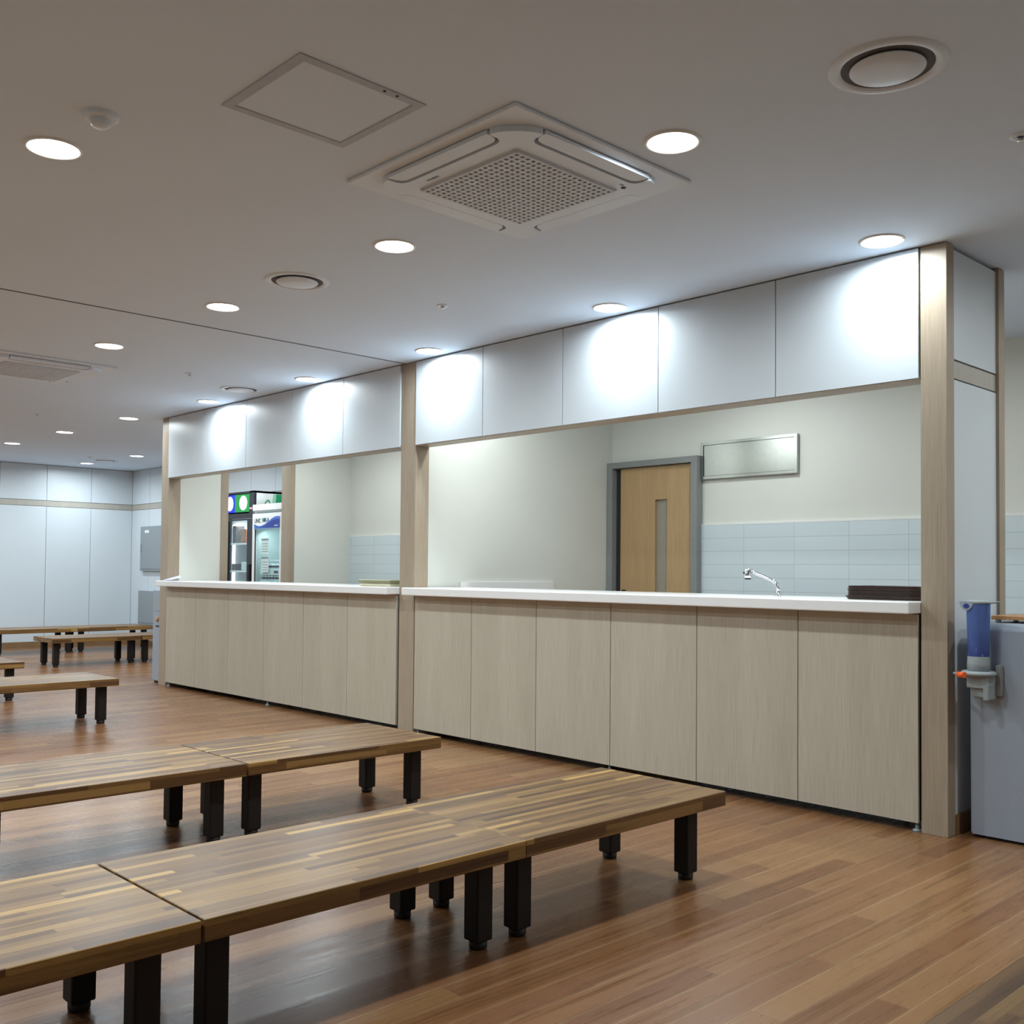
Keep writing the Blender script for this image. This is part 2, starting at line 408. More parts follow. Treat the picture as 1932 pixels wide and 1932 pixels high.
for x, y, lb in [
    (-3.81, 1.33, 'largest glowing round downlight, far left beside the smoke detector'),
    (-2.19, 2.87, 'glowing round downlight at the right corner of the large air conditioner'),
    (-3.82, 2.885, 'glowing round downlight just beyond the left lower side of the large air conditioner'),
    (-5.424, 2.86, 'glowing round downlight left of the middle air diffuser, on the near side of the track'),
    (-6.946, 2.82, 'glowing round downlight beyond the ceiling track beside the far air conditioner'),
    (-2.172, 4.405, 'glowing downlight over the right end of the white panels next to the end post'),
    (-3.828, 4.435, 'glowing downlight over the middle of the right bay of white panels'),
    (-5.479, 4.45, 'glowing downlight over the white panel just right of the middle post'),
    (-7.0, 4.437, 'glowing downlight over the white panels left of the middle post'),
    (-8.596, 4.405, 'glowing downlight over the left bay near the left post'),
    (-10.172, 4.345, 'glowing downlight just left of the left post top'),
    (-11.751, 4.289, 'far downlight, second to the left of the left post top'),
    (-13.3, 4.229, 'far downlight at the left edge of the photo'),
    (-13.503, 5.888, 'small far downlight closest to the left post above the far wall'),
    (-15.025, 5.81, 'smallest far downlight right at the far panelled wall')]:
    place_light(x, y, lb, G)
for x in (-14.9, -13.3, -11.7, -10.1, -8.5, -6.95, -5.42, -3.82, -2.2):  # unseen downlights, added along the grid to brighten the hall
    for y in (-.22, 1.33, 2.87, 4.3):
        if (y == 2.87 and x > -7.2) or (y == 1.33 and x == -3.82) or (y == 4.3 and x > -14.5) or (x < -9 and y < 1): continue
        place_light(x, y, 'unseen round downlight added beyond the view to light the hall', 'added downlights beyond the view')
for x, lb in ((-11.9, 'unseen added downlight in front of the drink coolers'), (-10.5, 'unseen added downlight above the white drink cooler')):  # hidden downlights added to light the cooler corner
    place_light(x, 5.7, lb, G)
for x, y in ((-8.9, 5.9), (-8.3, 5.2), (-7.1, 5.9), (-4.15, 5.95), (-5.3, 5.02), (-2.8, 5.2)):  # unseen; one inferred from the back wall glow, the rest added for brightness
    place_light(x, y, 'unseen round downlight placed behind the white panels to light the kitchen', 'kitchen downlights', True)
for x, y in ((-.9, 6.1), (.8, 6.1), (-.6, 4.6), (1.0, 4.6)):  # added off-grid downlights, out of view, lighting the end wall from the right
    place_light(x, y, 'unseen round downlight added beyond the view to light the hall', 'added downlights beyond the view', True)

# air diffusers
def make_diffuser():
    t = thing('air_diffuser', '', 'air vent', (0, 0, H))
    obj('flange', lathe(NB(), [(.172, 0), (.170, -.004), (.155, -.008), (.140, -.007), (.134, -.001)]), 'acwhite', t)
    obj('duct_ring', lathe(NB(), [(.135, -.0015), (.05, -.0015)]), 'greyd', t)
    obj('centre_disc', lathe(NB(), [(.0, -.002), (.1, -.002), (.110, -.008), (.107, -.012), (.06, -.019), (0, -.022)]), 'acwhite', t)
    return t
MT['greyd'] = plain('diffuser_recess', lin(84, 80, 82), .7)
dfp = make_diffuser()
for i, (x, y, lb) in enumerate([(-1.409, 2.895, 'round white air diffuser at the upper right, the nearest and largest'),
                               (-4.658, 2.88, 'round white air diffuser between two downlights in mid ceiling'),
                               (-7.816, 4.30, 'round white air diffuser above the left bay of white panels'),
                               (-14.45, 5.85, 'tiny far round air diffuser near the far wall')]):
    t = dfp if i == 0 else dup(dfp)
    t.location = (x, y, H); tag(t, lb, 'air vent', 'round ceiling air diffusers')

# sprinklers
def make_sprinkler():
    t = thing('fire_sprinkler', '', 'sprinkler', (0, 0, H))
    obj('escutcheon', lathe(NB(), [(.036, 0), (.034, -.005), (.020, -.008), (.012, -.004)], seg=28), 'acwhite', t)
    b = lathe(NB(), [(.008, 0), (.008, -.015), (.012, -.018), (.012, -.020), (0, -.021)], seg=16)
    obj('sprinkler_head', b, 'chrome', t)
    return t
spp = make_sprinkler()
for i, (x, y, lb) in enumerate([(-4.485, 3.735, 'small chrome sprinkler between the middle diffuser and the right bay'),
                               (-7.466, 3.666, 'small sprinkler beyond the ceiling track before the left bay'),
                               (-1.31, 3.68, 'sprinkler cut by the right edge of the photo'),
                               (-10.541, 3.578, 'tiny far sprinkler at the left, above the row of three downlights'),
                               (-14.128, 5.505, 'tiny sprinkler by the two farthest downlights')]):
    t = spp if i == 0 else dup(spp)
    t.location = (x, y, H); tag(t, lb, 'sprinkler', 'ceiling sprinklers')
# smoke detector
t = thing('smoke_detector', 'round white smoke detector on the ceiling right of the largest downlight', 'smoke detector', (-3.42, 1.345, H))
obj('base', lathe(NB(), [(.058, 0), (.057, -.012), (.048, -.017), (.034, -.018)]), 'acwhite', t)
obj('sensor_cap', lathe(NB(), [(.034, -.016), (.032, -.034), (.024, -.042), (0, -.044)]), 'acwhite', t)
obj('indicator', lathe(NB(), [(.003, -.017), (.003, -.020), (0, -.021)], cx=.044, seg=10), 'chrome', t)
# access hatch
t = thing('access_hatch', 'square ceiling access hatch with a thin grey metal frame', 'ceiling hatch', (-2.82, 1.833, H))
bm = NB()
for a, b_, mi, dz in ((.238, .2075, 0, .004), (.2065, .203, 0, .003)):
    bx(bm, -a, a, -a, -b_, -dz, 0); bx(bm, -a, a, b_, a, -dz, 0); bx(bm, -a, -b_, -b_, b_, -dz, 0); bx(bm, b_, a, -b_, b_, -dz, 0)
obj('hatch_frame', bm, 'hatchgrey', t)
bm = NB(); a, b_ = .2075, .2065
bx(bm, -a, a, -a, -b_, -.001, 0); bx(bm, -a, a, b_, a, -.001, 0); bx(bm, -a, -b_, -b_, b_, -.001, 0); bx(bm, b_, a, -b_, b_, -.001, 0)
obj('frame_gap', bm, 'dark', t)
box('hatch_lid', (-.203, .203, -.203, .203, -.002, 0), 'ceiling', t)
for yy in (.08, .13): obj('latch', lathe(NB(), [(.005, 0), (.005, -.006), (0, -.006)], cx=.224 - 0, cy=yy, seg=12), 'dark', t)

# cassette air conditioners
def arc(cx, cy, r, a0, a1, n=6): return [(cx + r * math.cos(math.radians(a0 + (a1 - a0) * i / n)), cy + r * math.sin(math.radians(a0 + (a1 - a0) * i / n))) for i in range(n + 1)]
def make_ac():
    t = thing('ceiling_air_conditioner', '', 'air conditioner', (0, 0, H))
    O = .475
    obj('outer_panel', bx(NB(), -O, O, -O, O, -.014, 0, bev=.005), 'acwhite', t)
    obj('shadow_gap', prism(NB(), [p for k in range(4) for p in arc((1, 1, -1, -1)[k] * .275, (-1, 1, 1, -1)[k] * .275, .13, -90 + 90 * k, 90 * k, 6)], -.0155, -.013), 'dark', t)
    # centre plate: one side profile repeated 4 times, notch for each vane
    a, n_, L = .418, .345, .285
    def sidepts(k):
        # side facing +x, going from -y to +y
        p = [(a, -L - .012), (a - .004, -L)] + [(n_ + .03, -L + .002), (n_ + .012, -L + .012), (n_ + .002, -L + .03), (n_, -L + .055)] + [(n_, L - .055), (n_ + .002, L - .03), (n_ + .012, L - .012), (n_ + .03, L - .002)] + [(a - .004, L), (a, L + .012)]
        p += [(a - .012, L + .045), (a - .035, L + .075), (L + .075, a - .035), (L + .045, a - .012)]
        c, s = math.cos(k * math.pi / 2), math.sin(k * math.pi / 2)
        return [(x * c - y * s, x * s + y * c) for x, y in p]
    poly = []
    for k in range(4): poly += sidepts(k)
    # drop a centre window for the grille: build plate as prism, grille sits just below
    plate = obj('centre_plate', prism(NB(), poly, -.036, -.0145), 'acwhite', t)
    for k in range(4):
        v = [(n_ + .010, -L + .06), (n_ + .014, -L + .035), (n_ + .026, -L + .018), (n_ + .045, -L + .010), (a + .004, -L + .006), (a + .004, L - .006), (n_ + .045, L - .010), (n_ + .026, L - .018), (n_ + .014, L - .035), (n_ + .010, L - .06)]
        c, s = math.cos(k * math.pi / 2), math.sin(k * math.pi / 2)
        obj('air_vane', prism(NB(), [(x * c - y * s, x * s + y * c) for x, y in v], -.032, -.018), 'acwhite', t)
    g = .262
    obj('grille_back', bx(NB(), -g, g, -g, g, -.0372, -.036), 'greyg', t)
    bm = NB(); n = 19; p = 2 * g / n
    for i in range(n + 1):
        q = -g + i * p; hw = .0056
        bx(bm, q - hw, q + hw, -g, g, -.046, -.0372); bx(bm, -g, g, q - hw, q + hw, -.046, -.0372)
    bx(bm, -g - .008, -g + .006, -g - .008, g + .008, -.042, -.036); bx(bm, g - .006, g + .008, -g - .008, g + .008, -.042, -.036)
    bx(bm, -g, g, -g - .008, -g + .006, -.042, -.036); bx(bm, -g, g, g - .006, g + .008, -.042, -.036)
    obj('intake_grille', bm, 'acgrille', t)
    return t
MT['greyg'] = plain('grille_backing', lin(128, 130, 134), .7)
ac = make_ac(); ac.location = (-2.832, 2.735, H); tag(ac, 'large white square ceiling cassette air conditioner in the upper middle', 'air conditioner', 'ceiling cassette air conditioners')
ac2 = dup(ac); ac2.location = (-8.115, 2.70, H); tag(ac2, 'far white ceiling cassette air conditioner cut by the left edge', 'air conditioner', 'ceiling cassette air conditioners')
# lettering on the air conditioner: x to the right of the text runs along +Y (reader looks up from the hall)
def ceil_text(body, size, x, y, dirx, diry, z, mat, parent, name):
    u = Vector((dirx, diry, 0)).normalized(); n = Vector((0, 0, -1)); v = n.cross(u)
    m = Matrix.Identity(4)
    for i in range(3): m[i][0] = u[i]; m[i][1] = v[i]; m[i][2] = n[i]
    m[0][3], m[1][3], m[2][3] = x, y, z
    return text_mesh(name, body, size, mat, parent, m, .0005)
ceil_text('WHISEN', .018, -.185, -.300, 1, 0, -.0363, 'ink', ac, 'logo')
obj('display_dot', lathe(NB(), [(.010, -.036), (.010, -.0372), (0, -.0372)], cx=.30, cy=.275, seg=16), 'dark', ac)
ceil_text('V10', .014, .31, .235, 0, 1, -.0363, 'ink', ac, 'status_mark')

# ------------------------------------------------------------------ counters and cabinets
def cabinet(x0, n, wd, feet, label):
    x1 = x0 + n * wd; t = thing('counter_cabinet', label, 'cabinet', (x0, 4.6, 0), 'cabinets under the serving counters')
    box('body', (.003, n * wd - .003, .019, .5, .05, .998), 'dark', t)
    for i in range(n):
        box('front_panel', (i * wd + .0022, (i + 1) * wd - .0022, 0, .018, .043, .996), 'cabinet', t, bev=.0008, seg=1)
    for fx in feet + [x for x in (.25, n * wd - .25)]:
        y0 = .03 if fx in feet else .42
        bm = lathe(NB(), [(0, 0), (.02, 0), (.02, .008), (.009, .012), (.009, .05), (0, .05)], cx=fx, cy=y0, seg=16)
        obj('levelling_foot', bm, 'greyplastic', t)
    return t
wr = (5.80 - 2.095) / 6
cabinet(-5.80, 3, wr, [.02, 3 * wr - .025], 'beige three-panel counter cabinet right of the middle post')
cabinet(-5.80 + 3 * wr, 3, wr, [3 * wr - .02], 'beige three-panel counter cabinet next to the right end post')
wl = (9.785 - 6.01) / 6
cabinet(-9.785, 3, wl, [.025], 'beige three-panel counter cabinet next to the left post')
cabinet(-9.785 + 3 * wl, 3, wl, [.04], 'beige three-panel counter cabinet left of the middle post')
ct = box('countertop', (-5.818, -2.089, 4.49, 5.13, 1.0, 1.055), 'counter', bev=.006); tag(ct, 'long white countertop with the faucet and brown trays, right of the middle post', 'countertop', 'white countertops')
ct = box('countertop', (-9.798, -5.997, 4.49, 5.13, 1.0, 1.055), 'counter', bev=.006); tag(ct, 'long white countertop with papers at its left end, left of the middle post', 'countertop', 'white countertops')

# faucet
t = thing('faucet', 'chrome swan-neck faucet standing on the right white countertop', 'faucet', (-2.925, 4.76, 1.055))
obj('base', lathe(NB(), [(0, 0), (.017, 0), (.017, .006), (.012, .01), (.012, .03), (0, .03)], seg=24), 'chrome', t)
pts = [(0, 0, .02), (0, 0, .045), (-.006, 0, .062), (-.018, 0, .078), (-.04, 0, .09), (-.09, 0, .108), (-.14, 0, .125), (-.178, 0, .138)]
obj('spout', tube(NB(), pts, [.0095, .0095, .0095, .0095, .0095, .009, .009, .009]), 'chrome', t)
obj('spray_head', lathe(NB(), [(0, .150), (.012, .149), (.0165, .143), (.017, .115), (.018, .098), (0, .098)], cx=-.186, seg=24), 'chrome', t)
obj('nozzle', lathe(NB(), [(0, .0985), (.0175, .0985), (.0165, .090), (0, .089)], cx=-.186, seg=24), 'foot', t)
obj('switch_button', bx(NB(), -.214, -.203, -.005, .005, .121, .131, bev=.002), 'foot', t)

# trays
def rrect(w, d, r, n=5):
    p = []
    for cx, cy, a in ((w / 2 - r, -d / 2 + r, -90), (w / 2 - r, d / 2 - r, 0), (-w / 2 + r, d / 2 - r, 90), (-w / 2 + r, -d / 2 + r, 180)):
        p += arc(cx, cy, r, a, a + 90, n)
    return p
def make_tray():
    bm = NB(); w, d = .40, .30
    loops = []
    for s, z, r in ((.97, 0, .04), (1.0, .0028, .05), (1.0, .0058, .05), (.985, .0058, .045), (.965, .0022, .04)):
        loops.append([bm.verts.new((x, y, z)) for x, y in rrect(w * s, d - w * (1 - s), r)])
    for a, b in zip(loops, loops[1:]):
        for i in range(len(a)):
            j = (i + 1) % len(a); bm.faces.new((a[i], a[j], b[j], b[i]))
    bm.faces.new(loops[0]); bm.faces.new(loops[-1])
    return bm
tp = obj('serving_tray', make_tray(), 'tray')
for k in range(11):
    t = tp if k == 0 else dup(tp)
    t.location = (-2.318 + random.uniform(-.003, .003), 4.82 + random.uniform(-.003, .003), 1.0552 + k * .0061)
    t.rotation_euler.z = random.uniform(-.012, .012)
    if k < 3: t.scale = (.93 + .023 * k, .93 + .023 * k, 1)
    lb = 'brown serving tray in the middle of the stack by the right end post'
    if k == 0: lb = 'brown serving tray lying directly on the countertop, lowest of the stack'
    if k == 10: lb = 'brown serving tray on top of the stack by the right end post'
    tag(t, lb, 'tray', 'brown serving trays stacked on the right counter')
# olive lidded box
t = thing('food_container', 'flat olive-lidded cream container at the right end of the left countertop', 'container', (-6.29, 4.72, 1.055))
box('container_body', (-.19, .19, -.12, .12, 0, .024), 'cream', t, bev=.008)
box('container_lid', (-.2, .2, -.13, .13, .024, .05), 'olive', t, bev=.008)
# papers
def sheet(name, pts, mat, label, group=None):
    bm = NB(); v = [bm.verts.new(p) for p in pts]; f = bm.faces.new(v)
    r = bmesh.ops.extrude_face_region(bm, geom=[f]); 
    for g in r['geom']:
        if isinstance(g, bmesh.types.BMVert): g.co.z += .002
    return tag(obj(name, bm, mat), label, 'paper', group)
sheet('paper_sheet', [(-9.72, 4.51, 1.056), (-9.46, 4.495, 1.0562), (-9.43, 4.62, 1.0565), (-9.70, 4.66, 1.057)], 'paper', 'lilac paper sheet lying flat at the left end of the left countertop')
bm = NB(); L = [(-9.72, 4.53, 1.0590), (-9.50, 4.51, 1.064), (-9.47, 4.60, 1.088), (-9.66, 4.68, 1.108)]
v = [bm.verts.new(p) for p in L]; u = [bm.verts.new((p[0], p[1], p[2] + .002)) for p in L]
for q in (v, u): bm.faces.new(q)
for i in range(4): bm.faces.new((v[i], v[(i + 1) % 4], u[(i + 1) % 4], u[i]))
tag(obj('folded_leaflet', bm, 'paper'), 'lilac folded leaflet standing open on the paper at the left post', 'leaflet')
# low splash panel on the partition
tag(box('splash_panel', (-5.838, -5.822, 5.06, 6.07, .9, 1.096), 'counter', bev=.002), 'low white splash panel against the partition wall behind the right countertop', 'splash panel')
# stainless hatch panel on the back wall
t = thing('stainless_panel', 'wide stainless steel hatch panel on the kitchen wall right of the door', 'metal panel', (-4.445, YB + .02, 1.932))
W, Hh = .434, .295
bm = NB(); q = .022
bx(bm, -W, W, -.035, 0, 0, q); bx(bm, -W, W, -.035, 0, Hh - q, Hh); bx(bm, -W, -W + q, -.035, 0, q, Hh - q); bx(bm, W - q, W, -.035, 0, q, Hh - q)
obj('steel_frame', bm, 'steel', t)
box('steel_door', (-W + q + .003, W - q - .003, -.028, -.004, q + .003, Hh - q - .003), 'steel', t)

# electrical boxes on far back wall
def ebox(x0, x1, z0, z1, label, handle):
    t = thing('electrical_box', label, 'electrical box', (x0, YB, z0), 'grey electrical boxes on the far wall')
    w_, h_ = x1 - x0, z1 - z0
    box('box_body', (0, w_, -.05, -.0005, 0, h_), 'box', t, bev=.004)
    box('box_door', (.02, w_ - .02, -.056, -.05, .03, h_ - .02), 'box', t, bev=.002)
    if handle:
        box('door_handle', (.05, .062, -.075, -.056, h_ * .42, h_ * .60), 'chrome', t, bev=.003)
        box('name_plate', (.17, .31, -.058, -.056, h_ - .1, h_ - .06), 'whitepaper', t)
    return t
ebox(-15.29, -14.55, 1.137, 1.815, 'upper grey electrical box on the far wall beside the left post', True)
ebox(-15.33, -14.75, .32, .834, 'lower grey electrical box on the far wall behind the white appliance', False)

# ------------------------------------------------------------------ low tables
def make_table(w, l, h=.342):
    t = thing('low_table', '', 'table', (0, 0, 0), 'low wooden floor tables')
    box('tabletop', (-w / 2, w / 2, -l / 2, l / 2, h - .055, h), 'table', t, bev=.002, seg=1)
    ix, iy, s = .125, .085, .033
    for sx in (-1, 1):
        for sy in (-1, 1):
            cx, cy = sx * (w / 2 - ix), sy * (l / 2 - iy)
            bm = bx(NB(), cx - s, cx + s, cy - s, cy + s, .025, h - .055, bev=.006)
            lg = obj('leg', bm, 'legblack', t)
            bm = lathe(NB(), [(0, 0), (.026, 0), (.029, .004), (.029, .026), (0, .026)], cx=cx, cy=cy, seg=16)
            obj('foot_cap', bm, 'foot', lg)
    return t
tb = make_table(.634, 1.074)
tabs = [
    (-2.587, .632, 'low wooden table in the front row, cut by the bottom left corner'),
    (-2.587, 1.715, 'low wooden table in the middle of the front row'),
    (-2.587, 2.790, 'low wooden table at the right end of the front row, nearest the right cabinets'),
    (-4.278, 1.70, 'low wooden table at the left of the second row, cut by the left edge'),
    (-4.278, 2.785, 'low wooden table at the right end of the second row by the middle post'),
    (-7.95, 2.69, 'low wooden table alone in the third row at the left edge'),
    (-9.79, 2.62, 'low wooden table end just behind the third row at the left edge'),
    (-12.66, 4.955, 'far low table, near end of the row before the far wall'),
    (-12.66, 6.04, 'far low table running behind the white appliance at the left post'),
    (-14.70, 4.95, 'farthest low table along the far panelled wall, left part'),
    (-14.70, 6.03, 'farthest low table along the far wall, under the electrical boxes'),
]
for i, (x, y, lb) in enumerate(tabs):
    t = tb if i == 0 else dup(tb)
    t.location = (x, y, 0); tag(t, lb, 'table', 'low wooden floor tables')
t = dup(tb); t.location = (-.854 + .317, 1.93, 0); tag(t, 'low wooden table corner at the bottom right of the photo', 'table', 'low wooden floor tables')

# ------------------------------------------------------------------ drink coolers beyond the kitchen opening
t = thing('drink_cooler', 'tall black glass-door drink cooler with lit blue and green header', 'cooler', (-10.73, 6.1, 0), 'glass-door drink coolers')
w_, d_, h_ = .66, .66, 2.1
bm = NB()
bx(bm, -w_, -w_ + .03, 0.03, d_, .02, h_); bx(bm, -.03, 0, .03, d_, .02, h_); bx(bm, -w_, 0, d_ - .03, d_, .02, h_); bx(bm, -w_, 0, .03, d_, h_ - .03, h_); bx(bm, -w_, 0, .03, d_, .02, .16)
bx(bm, -w_, 0, 0, .03, 1.78, 1.84); bx(bm, -w_, 0, 0, .06, h_ - .02, h_); bx(bm, -w_, -w_ + .02, 0, .06, 1.84, h_); bx(bm, -.115, 0, 0, .06, 1.84, h_); bx(bm, -.012, 0, 0, .06, .16, 1.84)
body = obj('cooler_body', bm, 'black', t)
bm = NB(); bx(bm, -w_ + .03, -w_ + .04, .06, d_ - .03, .16, 1.84); bx(bm, -.04, -.03, .06, d_ - .03, .16, 1.84); bx(bm, -w_ + .03, -.03, d_ - .045, d_ - .03, .16, 1.84); bx(bm, -w_ + .03, -.03, .06, d_ - .03, 1.80, 1.84)
obj('liner', bm, 'inner', t)
bm = NB(); bx(bm, -w_, -w_ + .05, 0, .03, .16, 1.775); bx(bm, -.155, -.013, 0, .03, .16, 1.775); bx(bm, -w_ + .05, -.155, 0, .03, 1.755, 1.775); bx(bm, -w_ + .05, -.155, 0, .03, .16, .24)
dr = obj('door', bm, 'black', t)
box('door_glass', (-w_ + .05, -.155, .012, .018, .24, 1.755), 'glass', dr)
box('door_handle', (-.10, -.045, -.035, 0, 1.0, 1.24), 'foot', dr, bev=.01)
for z in (.5, .78, 1.14, 1.47): box('shelf', (-w_ + .05, -.05, .035, d_ - .06, z, z + .02), 'inner', t)
box('interior_lamp', (-w_ + .05, -w_ + .07, .07, .09, .3, 1.7), 'tube', t)
box('interior_lamp', (-.06, -.045, .07, .09, .3, 1.7), 'tube', t)
for name, xa, xb, m in (('blue_sign', -.64, -.475, 'signblue'), ('green_sign', -.470, -.125, 'signgreen')):
    s = box(name, (xa, xb, .008, .03, 1.858, 2.068), m, t)
    cx = (xa + xb) / 2 + (.03 if 'green' in name else -.03); rx = .085 if 'green' in name else .075
    poly = [(cx + rx * math.cos(k * math.pi / 16), 1.965 + .085 * math.sin(k * math.pi / 16)) for k in range(32)]
    obj('sign_oval', wall_poly(NB(), poly, .0045, .0085), 'signwhite', s)
def cooler_light(parent, x, z, e):
    L = bpy.data.lights.new('interior_lamp_light', 'AREA'); L.shape = 'RECTANGLE'; L.size = .5; L.size_y = .1; L.energy = e; L.color = (.9, .98, 1); L.spread = math.radians(170)
    lo = bpy.data.objects.new('interior_lamp_light', L); C.objects.link(lo); lo.parent = parent; lo.location = (x, .10, z); lo.rotation_euler = (math.radians(25), 0, 0)
cooler_light(t, -.34, 1.74, 2.0)
# printed white side panel
bm = NB(); bx(bm, 0, .003, .03, d_ - .01, .1, 2.075)
sd = obj('side_panel', bm, 'white', t)
def side_poly(pts, m, x0=.003, x1=.0045, name='side_print'):
    bm = NB(); lo = [bm.verts.new((x0, y, z)) for y, z in pts]; hi = [bm.verts.new((x1, y, z)) for y, z in pts]
    bm.faces.new(lo); bm.faces.new(hi)
    for i in range(len(pts)): bm.faces.new((lo[i], lo[(i + 1) % len(pts)], hi[(i + 1) % len(pts)], hi[i]))
    return obj(name, bm, m, sd)
side_poly([(.27, 1.7), (.65, 1.7), (.65, 2.07), (.29, 2.07)], 'greenp')
side_poly([(.21, 1.7), (.27, 1.7), (.29, 2.07), (.25, 2.07)], 'palegreen')
side_poly([(.12, 1.93), (.145, 1.975), (.175, 2.005), (.205, 1.99), (.215, 1.93), (.205, 1.93), (.195, 1.975), (.175, 1.985), (.155, 1.965), (.133, 1.93)], 'greenp')

t2 = thing('drink_cooler', 'shorter white glass-door drink cooler with blue wave header', 'cooler', (-10.655, 6.04, 0), 'glass-door drink coolers')
w_, d_, h_ = .64, .6, 1.925
bm = NB()
bx(bm, 0, .025, .03, d_, .02, h_); bx(bm, w_ - .025, w_, .03, d_, .02, h_); bx(bm, 0, w_, d_ - .03, d_, .02, h_); bx(bm, 0, w_, .0, d_, h_ - .07, h_); bx(bm, 0, w_, .03, d_, .02, .14)
obj('cooler_body', bm, 'white', t2)
bm = NB(); bx(bm, .025, .03, .05, d_ - .03, .14, h_ - .07); bx(bm, w_ - .03, w_ - .025, .05, d_ - .03, .14, h_ - .07); bx(bm, .025, w_ - .025, d_ - .04, d_ - .03, .14, h_ - .07)
obj('liner', bm, 'liner2', t2)
obj('header_strip', bx(NB(), .02, w_ - .005, -.004, .0, h_ - .095, h_ - .075), 'grey', t2)
bm = NB(); bx(bm, 0, .05, 0, .03, .14, 1.82); bx(bm, w_ - .04, w_, 0, .03, .14, 1.82); bx(bm, .05, w_ - .04, 0, .03, 1.785, 1.82); bx(bm, .05, w_ - .04, 0, .03, .14, .2)
dr2 = obj('door', bm, 'white', t2)
box('door_glass', (.05, w_ - .04, .012, .018, .2, 1.64), 'glass', dr2)
box('door_seal', (.05, .062, .004, .012, .2, 1.64), 'foot', dr2)
hp = box('header_panel', (.04, w_ - .03, -.003, .012, 1.64, 1.79), 'white', dr2)
def fr(pts, m, y0, y1, name): return obj(name, wall_poly(NB(), pts, y0, y1), m, hp)
top = [(.045, 1.70), (.09, 1.683), (.15, 1.672), (.21, 1.676), (.28, 1.692), (.36, 1.725), (.44, 1.757), (.51, 1.775), (.57, 1.778), (.605, 1.772)]
fr(top + [(.605, 1.643), (.045, 1.643)], 'bluep', -.0045, -.003, 'blue_wave')
top2 = [(.045, 1.692), (.10, 1.675), (.16, 1.664), (.22, 1.668), (.30, 1.684), (.38, 1.712), (.46, 1.738), (.53, 1.748), (.605, 1.744)]
fr(top2 + [(.605, 1.65), (.30, 1.655), (.16, 1.66), (.09, 1.668)], 'navy', -.0055, -.0045, 'navy_wave')
def front_text(body, size, x, z, y, mat, parent, name, sx=1.0):
    m = Matrix(((sx, 0, 0, x), (0, 0, -1, y), (0, 1, 0, z), (0, 0, 0, 1)))
    return text_mesh(name, body, size, mat, parent, m, .0008)
front_text('UNIC', .066, .055, 1.715, -.005, 'ink', hp, 'header_lettering', .86)
front_text('LA', .066, .302, 1.722, -.005, 'ink', hp, 'header_lettering', .95)
for cx, m in ((.243, 'greenp'), (.281, 'navy')):
    fr([(cx + .017 * math.cos(k * math.pi / 8), 1.742 + .025 * math.sin(k * math.pi / 8)) for k in range(16)], m, -.006, -.003, 'letter_dot')
front_text('unicool', .03, .49, 1.665, -.0062, 'white', hp, 'small_lettering', .9)
for z in (1.27,): box('shelf', (.2, w_ - .03, .12, d_ - .05, z, z + .02), 'inner', t2)
box('shelf', (.03, w_ - .03, .04, d_ - .05, .96, .98), 'inner', t2)
MT['tube2'] = plain('cooler_lamp_dim', (1, 1, 1, 1), .3, emit=(.85, 1, 1, 1), es=1.2)
box('interior_lamp', (.1, w_ - .1, .06, .08, 1.66, 1.68), 'tube2', t2)
tag(box('pink_bow', (-10.70, -10.65, 6.02, 6.035, 1.872, 1.895), 'pink', bev=.006), 'small pink ribbon stuck at the joint between the two drink coolers', 'ribbon')
for z in (1.35, 1.14):
    tt = thing('notice_sheet', 'white notice sheet in the upper part of the white cooler' if z > 1.3 else 'white notice sheet lower in the white cooler, above the packs', 'notice', (-10.655, 6.04, 0), 'notices in the white cooler')
    box('sheet', (.17, .33, .022, .024, z, z + .18), 'whitepaper', tt)
    box('sheet_header', (.172, .328, .0195, .0222, z + .162, z + .178), 'grey', tt)
    for q in range(4): box('sheet_line', (.19, .31, .0200, .0222, z + .03 + q * .03, z + .034 + q * .03), 'grey', tt)
cooler_light(t2, .32, 1.62, 1.3)
# packs in the white cooler
pk = thing('drink_carton', '', 'carton', (0, 0, 0)); box('carton_body', (-.113, .113, -.045, .045, 0, .068), 'tealpack', pk, bev=.004); box('carton_print', (-.04, .05, -.0465, -.045, .022, .05), 'ink', pk)
for i, (x, z) in enumerate([(-10.42, .9802), (-10.185, .9802), (-10.42, 1.1105), (-10.185, 1.1105)]):
    c = pk if i == 0 else dup(pk)
    c.location = (x, 6.122, z)
    tag(c, 'pale printed drink carton stacked in the lower part of the white cooler', 'carton', 'pale drink cartons in the white cooler')
can = thing('drink_can', '', 'can', (0, 0, 0))
obj('can_body', lathe(NB(), [(0, 0), (.026, 0), (.029, .004), (.029, .054), (.024, .0615), (0, .0615)], seg=18), 'tealpack', can)
obj('can_print', lathe(NB(), [(.0295, .018), (.0295, .040)], seg=18), 'ink', can)
for i in range(14):
    c = can if i == 0 else dup(can)
    c.location = (-10.50 + (i % 7) * .068, 6.115, 1.0485 if i < 7 else 1.179)
    c.rotation_euler.z = i
    tag(c, 'pale drink can in the lower row between the cartons in the white cooler' if i < 7 else 'pale drink can in the upper row on top of the cartons in the white cooler', 'can', 'lower row of drink cans' if i < 7 else 'upper row of drink cans')
